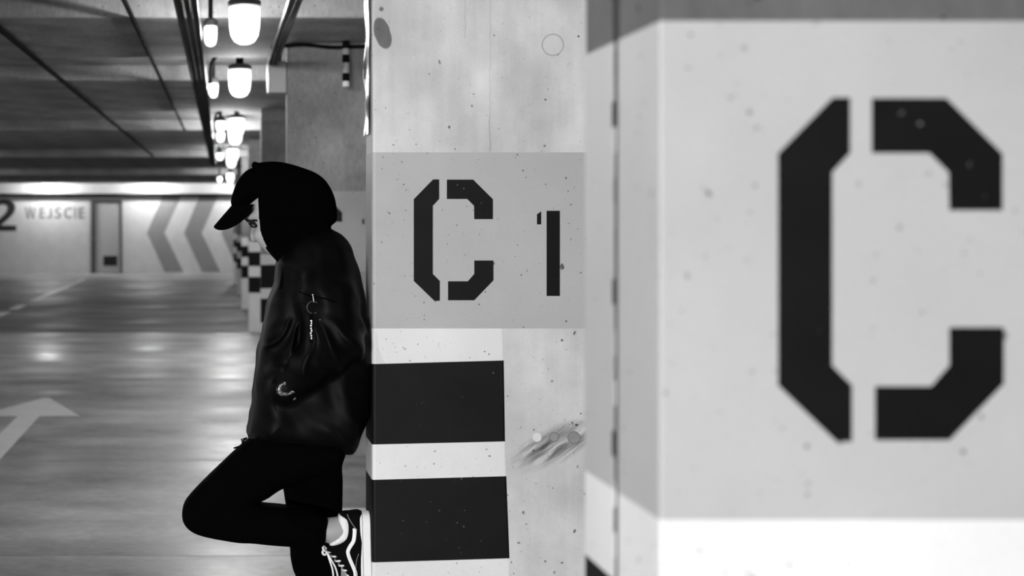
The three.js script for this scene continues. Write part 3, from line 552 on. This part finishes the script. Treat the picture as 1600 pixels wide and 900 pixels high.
// shoes: L from heel to toe, U up from the sole, W across
{
  const upper = [[0.001, 0.022], [-0.001, 0.06], [0.003, 0.086], [0.012, 0.088], [0.025, 0.078], [0.05, 0.074], [0.076, 0.08], [0.091, 0.096], [0.098, 0.12], [0.106, 0.132], [0.115, 0.128], [0.138, 0.103], [0.165, 0.083], [0.19, 0.069], [0.22, 0.06], [0.255, 0.054], [0.28, 0.044], [0.288, 0.022]];
  const f = cushion(smoothPoly(upper, 3), 0, 0.043, 0.034);
  const shape = (x, y, z) => { const t = clamp((x - 0.02) / 0.27), wd = 0.82 + 0.2 * Math.sin(Math.PI * clamp(t * 0.75 + 0.15)); const open = cushionHole(x, y, z); return Math.max(f(x, y, z / wd), -open); };
  const hole = limb([0.05, 0.16, 0], [0.055, 0.088, 0], 0.03, 0.03);
  function cushionHole(x, y, z) { return hole(x, y, z * 1.15); }
  const sole = new THREE.Shape();
  sole.moveTo(0, 0); sole.bezierCurveTo(0, -0.03, 0.02, -0.036, 0.05, -0.037); sole.bezierCurveTo(0.1, -0.037, 0.15, -0.047, 0.2, -0.05); sole.bezierCurveTo(0.25, -0.052, 0.294, -0.035, 0.294, 0.002);
  sole.bezierCurveTo(0.294, 0.035, 0.25, 0.046, 0.2, 0.045); sole.bezierCurveTo(0.15, 0.043, 0.1, 0.037, 0.05, 0.037); sole.bezierCurveTo(0.02, 0.036, 0, 0.03, 0, 0);
  const soleG = new THREE.ExtrudeGeometry(sole, { depth: 0.025, bevelEnabled: true, bevelSize: 0.002, bevelThickness: 0.003, bevelSegments: 2, curveSegments: 16 });
  soleG.rotateX(-Math.PI / 2); soleG.translate(0.002, 0.003, 0); metreUV(soleG);
  const line = new THREE.ExtrudeGeometry(sole, { depth: 0.0012, bevelEnabled: false, curveSegments: 16 }); line.rotateX(-Math.PI / 2); line.scale(1.016, 1, 1.06); line.translate(-0.001, 0.0235, 0); metreUV(line);
  const upperG = surface(shape, [-0.02, 0, -0.06], [0.31, 0.15, 0.06], 0.0035);
  const wAt = (l, u) => { for (let w = 0.06; w > 0; w -= 0.0005) if (shape(l, u, w) < 0) return w; return 0.02; };
  function strip(pts, wd, m, name, parent, s = -1) {                   // flat strip following the side of the upper
    const c = new THREE.CatmullRomCurve3(pts.map(p => new THREE.Vector3(p[0], p[1], 0))), n = 40, P = [], I = [];
    for (let i = 0; i <= n; i++) { const p = c.getPoint(i / n), t = c.getTangent(i / n); for (const k of [-1, 1]) for (const o of [-0.002, 0.0014]) { const l = p.x - t.y * wd * k / 2, u = p.y + t.x * wd * k / 2; P.push(l, u, s * (wAt(l, u) + o)); } }
    for (let i = 0; i < n; i++) { const a = 4 * i; for (const [p, q] of [[0, 1], [1, 3], [3, 2]]) I.push(a + p, a + 4 + p, a + q, a + q, a + 4 + p, a + 4 + q); }
    const g = new THREE.BufferGeometry(); g.setAttribute('position', new THREE.Float32BufferAttribute(P, 3)); g.setIndex(I); g.computeVertexNormals(); metreUV(g);
    return part(name, g, m, parent);
  }
  const makeShoe = (name) => {
    const s = new THREE.Group(); s.name = name; person.add(s);
    const up = part('upper', upperG, M.shoe, s, 'black canvas upper');
    part('sole', soleG, M.rubber, s, 'white rubber sole'); part('foxing_line', line, M.shoe, s);
    strip([[0.044, 0.048], [0.06, 0.0485], [0.082, 0.0525], [0.098, 0.063], [0.112, 0.069], [0.13, 0.065], [0.155, 0.055], [0.175, 0.048], [0.2, 0.048]], 0.0105, M.leather, 'side_stripe', s); strip([[0.044, 0.048], [0.06, 0.0485], [0.082, 0.0525], [0.098, 0.063], [0.112, 0.069], [0.13, 0.065], [0.155, 0.055], [0.175, 0.048], [0.2, 0.048]], 0.0105, M.leather, 'side_stripe', s, 1);
    strip([[0.004, 0.068], [0.016, 0.063], [0.03, 0.055], [0.05, 0.041]], 0.0022, M.stitch, 'heel_seam', s);
    strip([[0.118, 0.037], [0.135, 0.043], [0.16, 0.046], [0.2, 0.044]], 0.0016, M.stitch, 'toe_seam', s);
    for (let k = 0; k < 6; k++) { const t = k / 5, l = mix(0.118, 0.188, t), u = mix(0.121, 0.066, t); part('lace_bar', tube([[l - 0.006, u - 0.012, 0.03], [l - 0.002, u - 0.002, 0.024], [l + 0.001, u + 0.004, 0.008], [l + 0.001, u + 0.004, -0.008], [l - 0.002, u - 0.002, -0.024], [l - 0.006, u - 0.012, -0.03]], 0.0032, 18, 6), M.lace, s); }
    part('lace_bow', mergeAll([tube([[0.112, 0.128, -0.012], [0.102, 0.136, -0.022], [0.098, 0.142, -0.03], [0.106, 0.141, -0.034], [0.116, 0.13, -0.022]], 0.0034, 24, 6), tube([[0.113, 0.129, -0.01], [0.108, 0.139, -0.024], [0.118, 0.143, -0.032], [0.123, 0.136, -0.03], [0.116, 0.128, -0.02]], 0.0034, 24, 6),
      tube([[0.115, 0.13, -0.018], [0.135, 0.124, -0.036], [0.165, 0.115, -0.04], [0.2, 0.112, -0.042]], 0.0027, 20, 6), tube([[0.115, 0.13, -0.016], [0.135, 0.119, -0.04], [0.16, 0.106, -0.044], [0.19, 0.1, -0.046], [0.205, 0.102, -0.046]], 0.0027, 20, 6)]), M.lace, s);
    const sk = cushion(smoothPoly([[0.016, 0.06], [0.008, 0.085], [0.012, 0.091], [0.035, 0.094], [0.06, 0.098], [0.083, 0.11], [0.097, 0.122], [0.101, 0.115], [0.098, 0.095], [0.08, 0.06]], 3), 0, 0.033, 0.02);
    part('sock', surface(sk, [0, 0.05, -0.045], [0.11, 0.14, 0.045], 0.0035), M.sock, s, 'white sock');
    return s;
  };
  // raised foot: heel up, sole flat on the pillar's side
  const a = makeShoe('shoe'), za = -4.262;
  const m = new THREE.Matrix4().makeBasis(new THREE.Vector3(0.015, -1, 0).normalize(), new THREE.Vector3(-1, -0.015, 0).normalize(), new THREE.Vector3(0, 0, -1));
  // basis columns: toe direction, up from the sole, across
  a.matrixAutoUpdate = true; a.setRotationFromMatrix(m); a.position.set(PX0 - 0.0045, py(798, -za), za);
  const b = makeShoe('shoe');
  b.setRotationFromMatrix(new THREE.Matrix4().makeBasis(new THREE.Vector3(-1, 0, 0), new THREE.Vector3(0, 1, 0), new THREE.Vector3(0, 0, -1)));
  b.position.set(px(520, -ZS) + 0.02, 0, ZS);
}

finish(scene);
renderer.render(scene, camera);
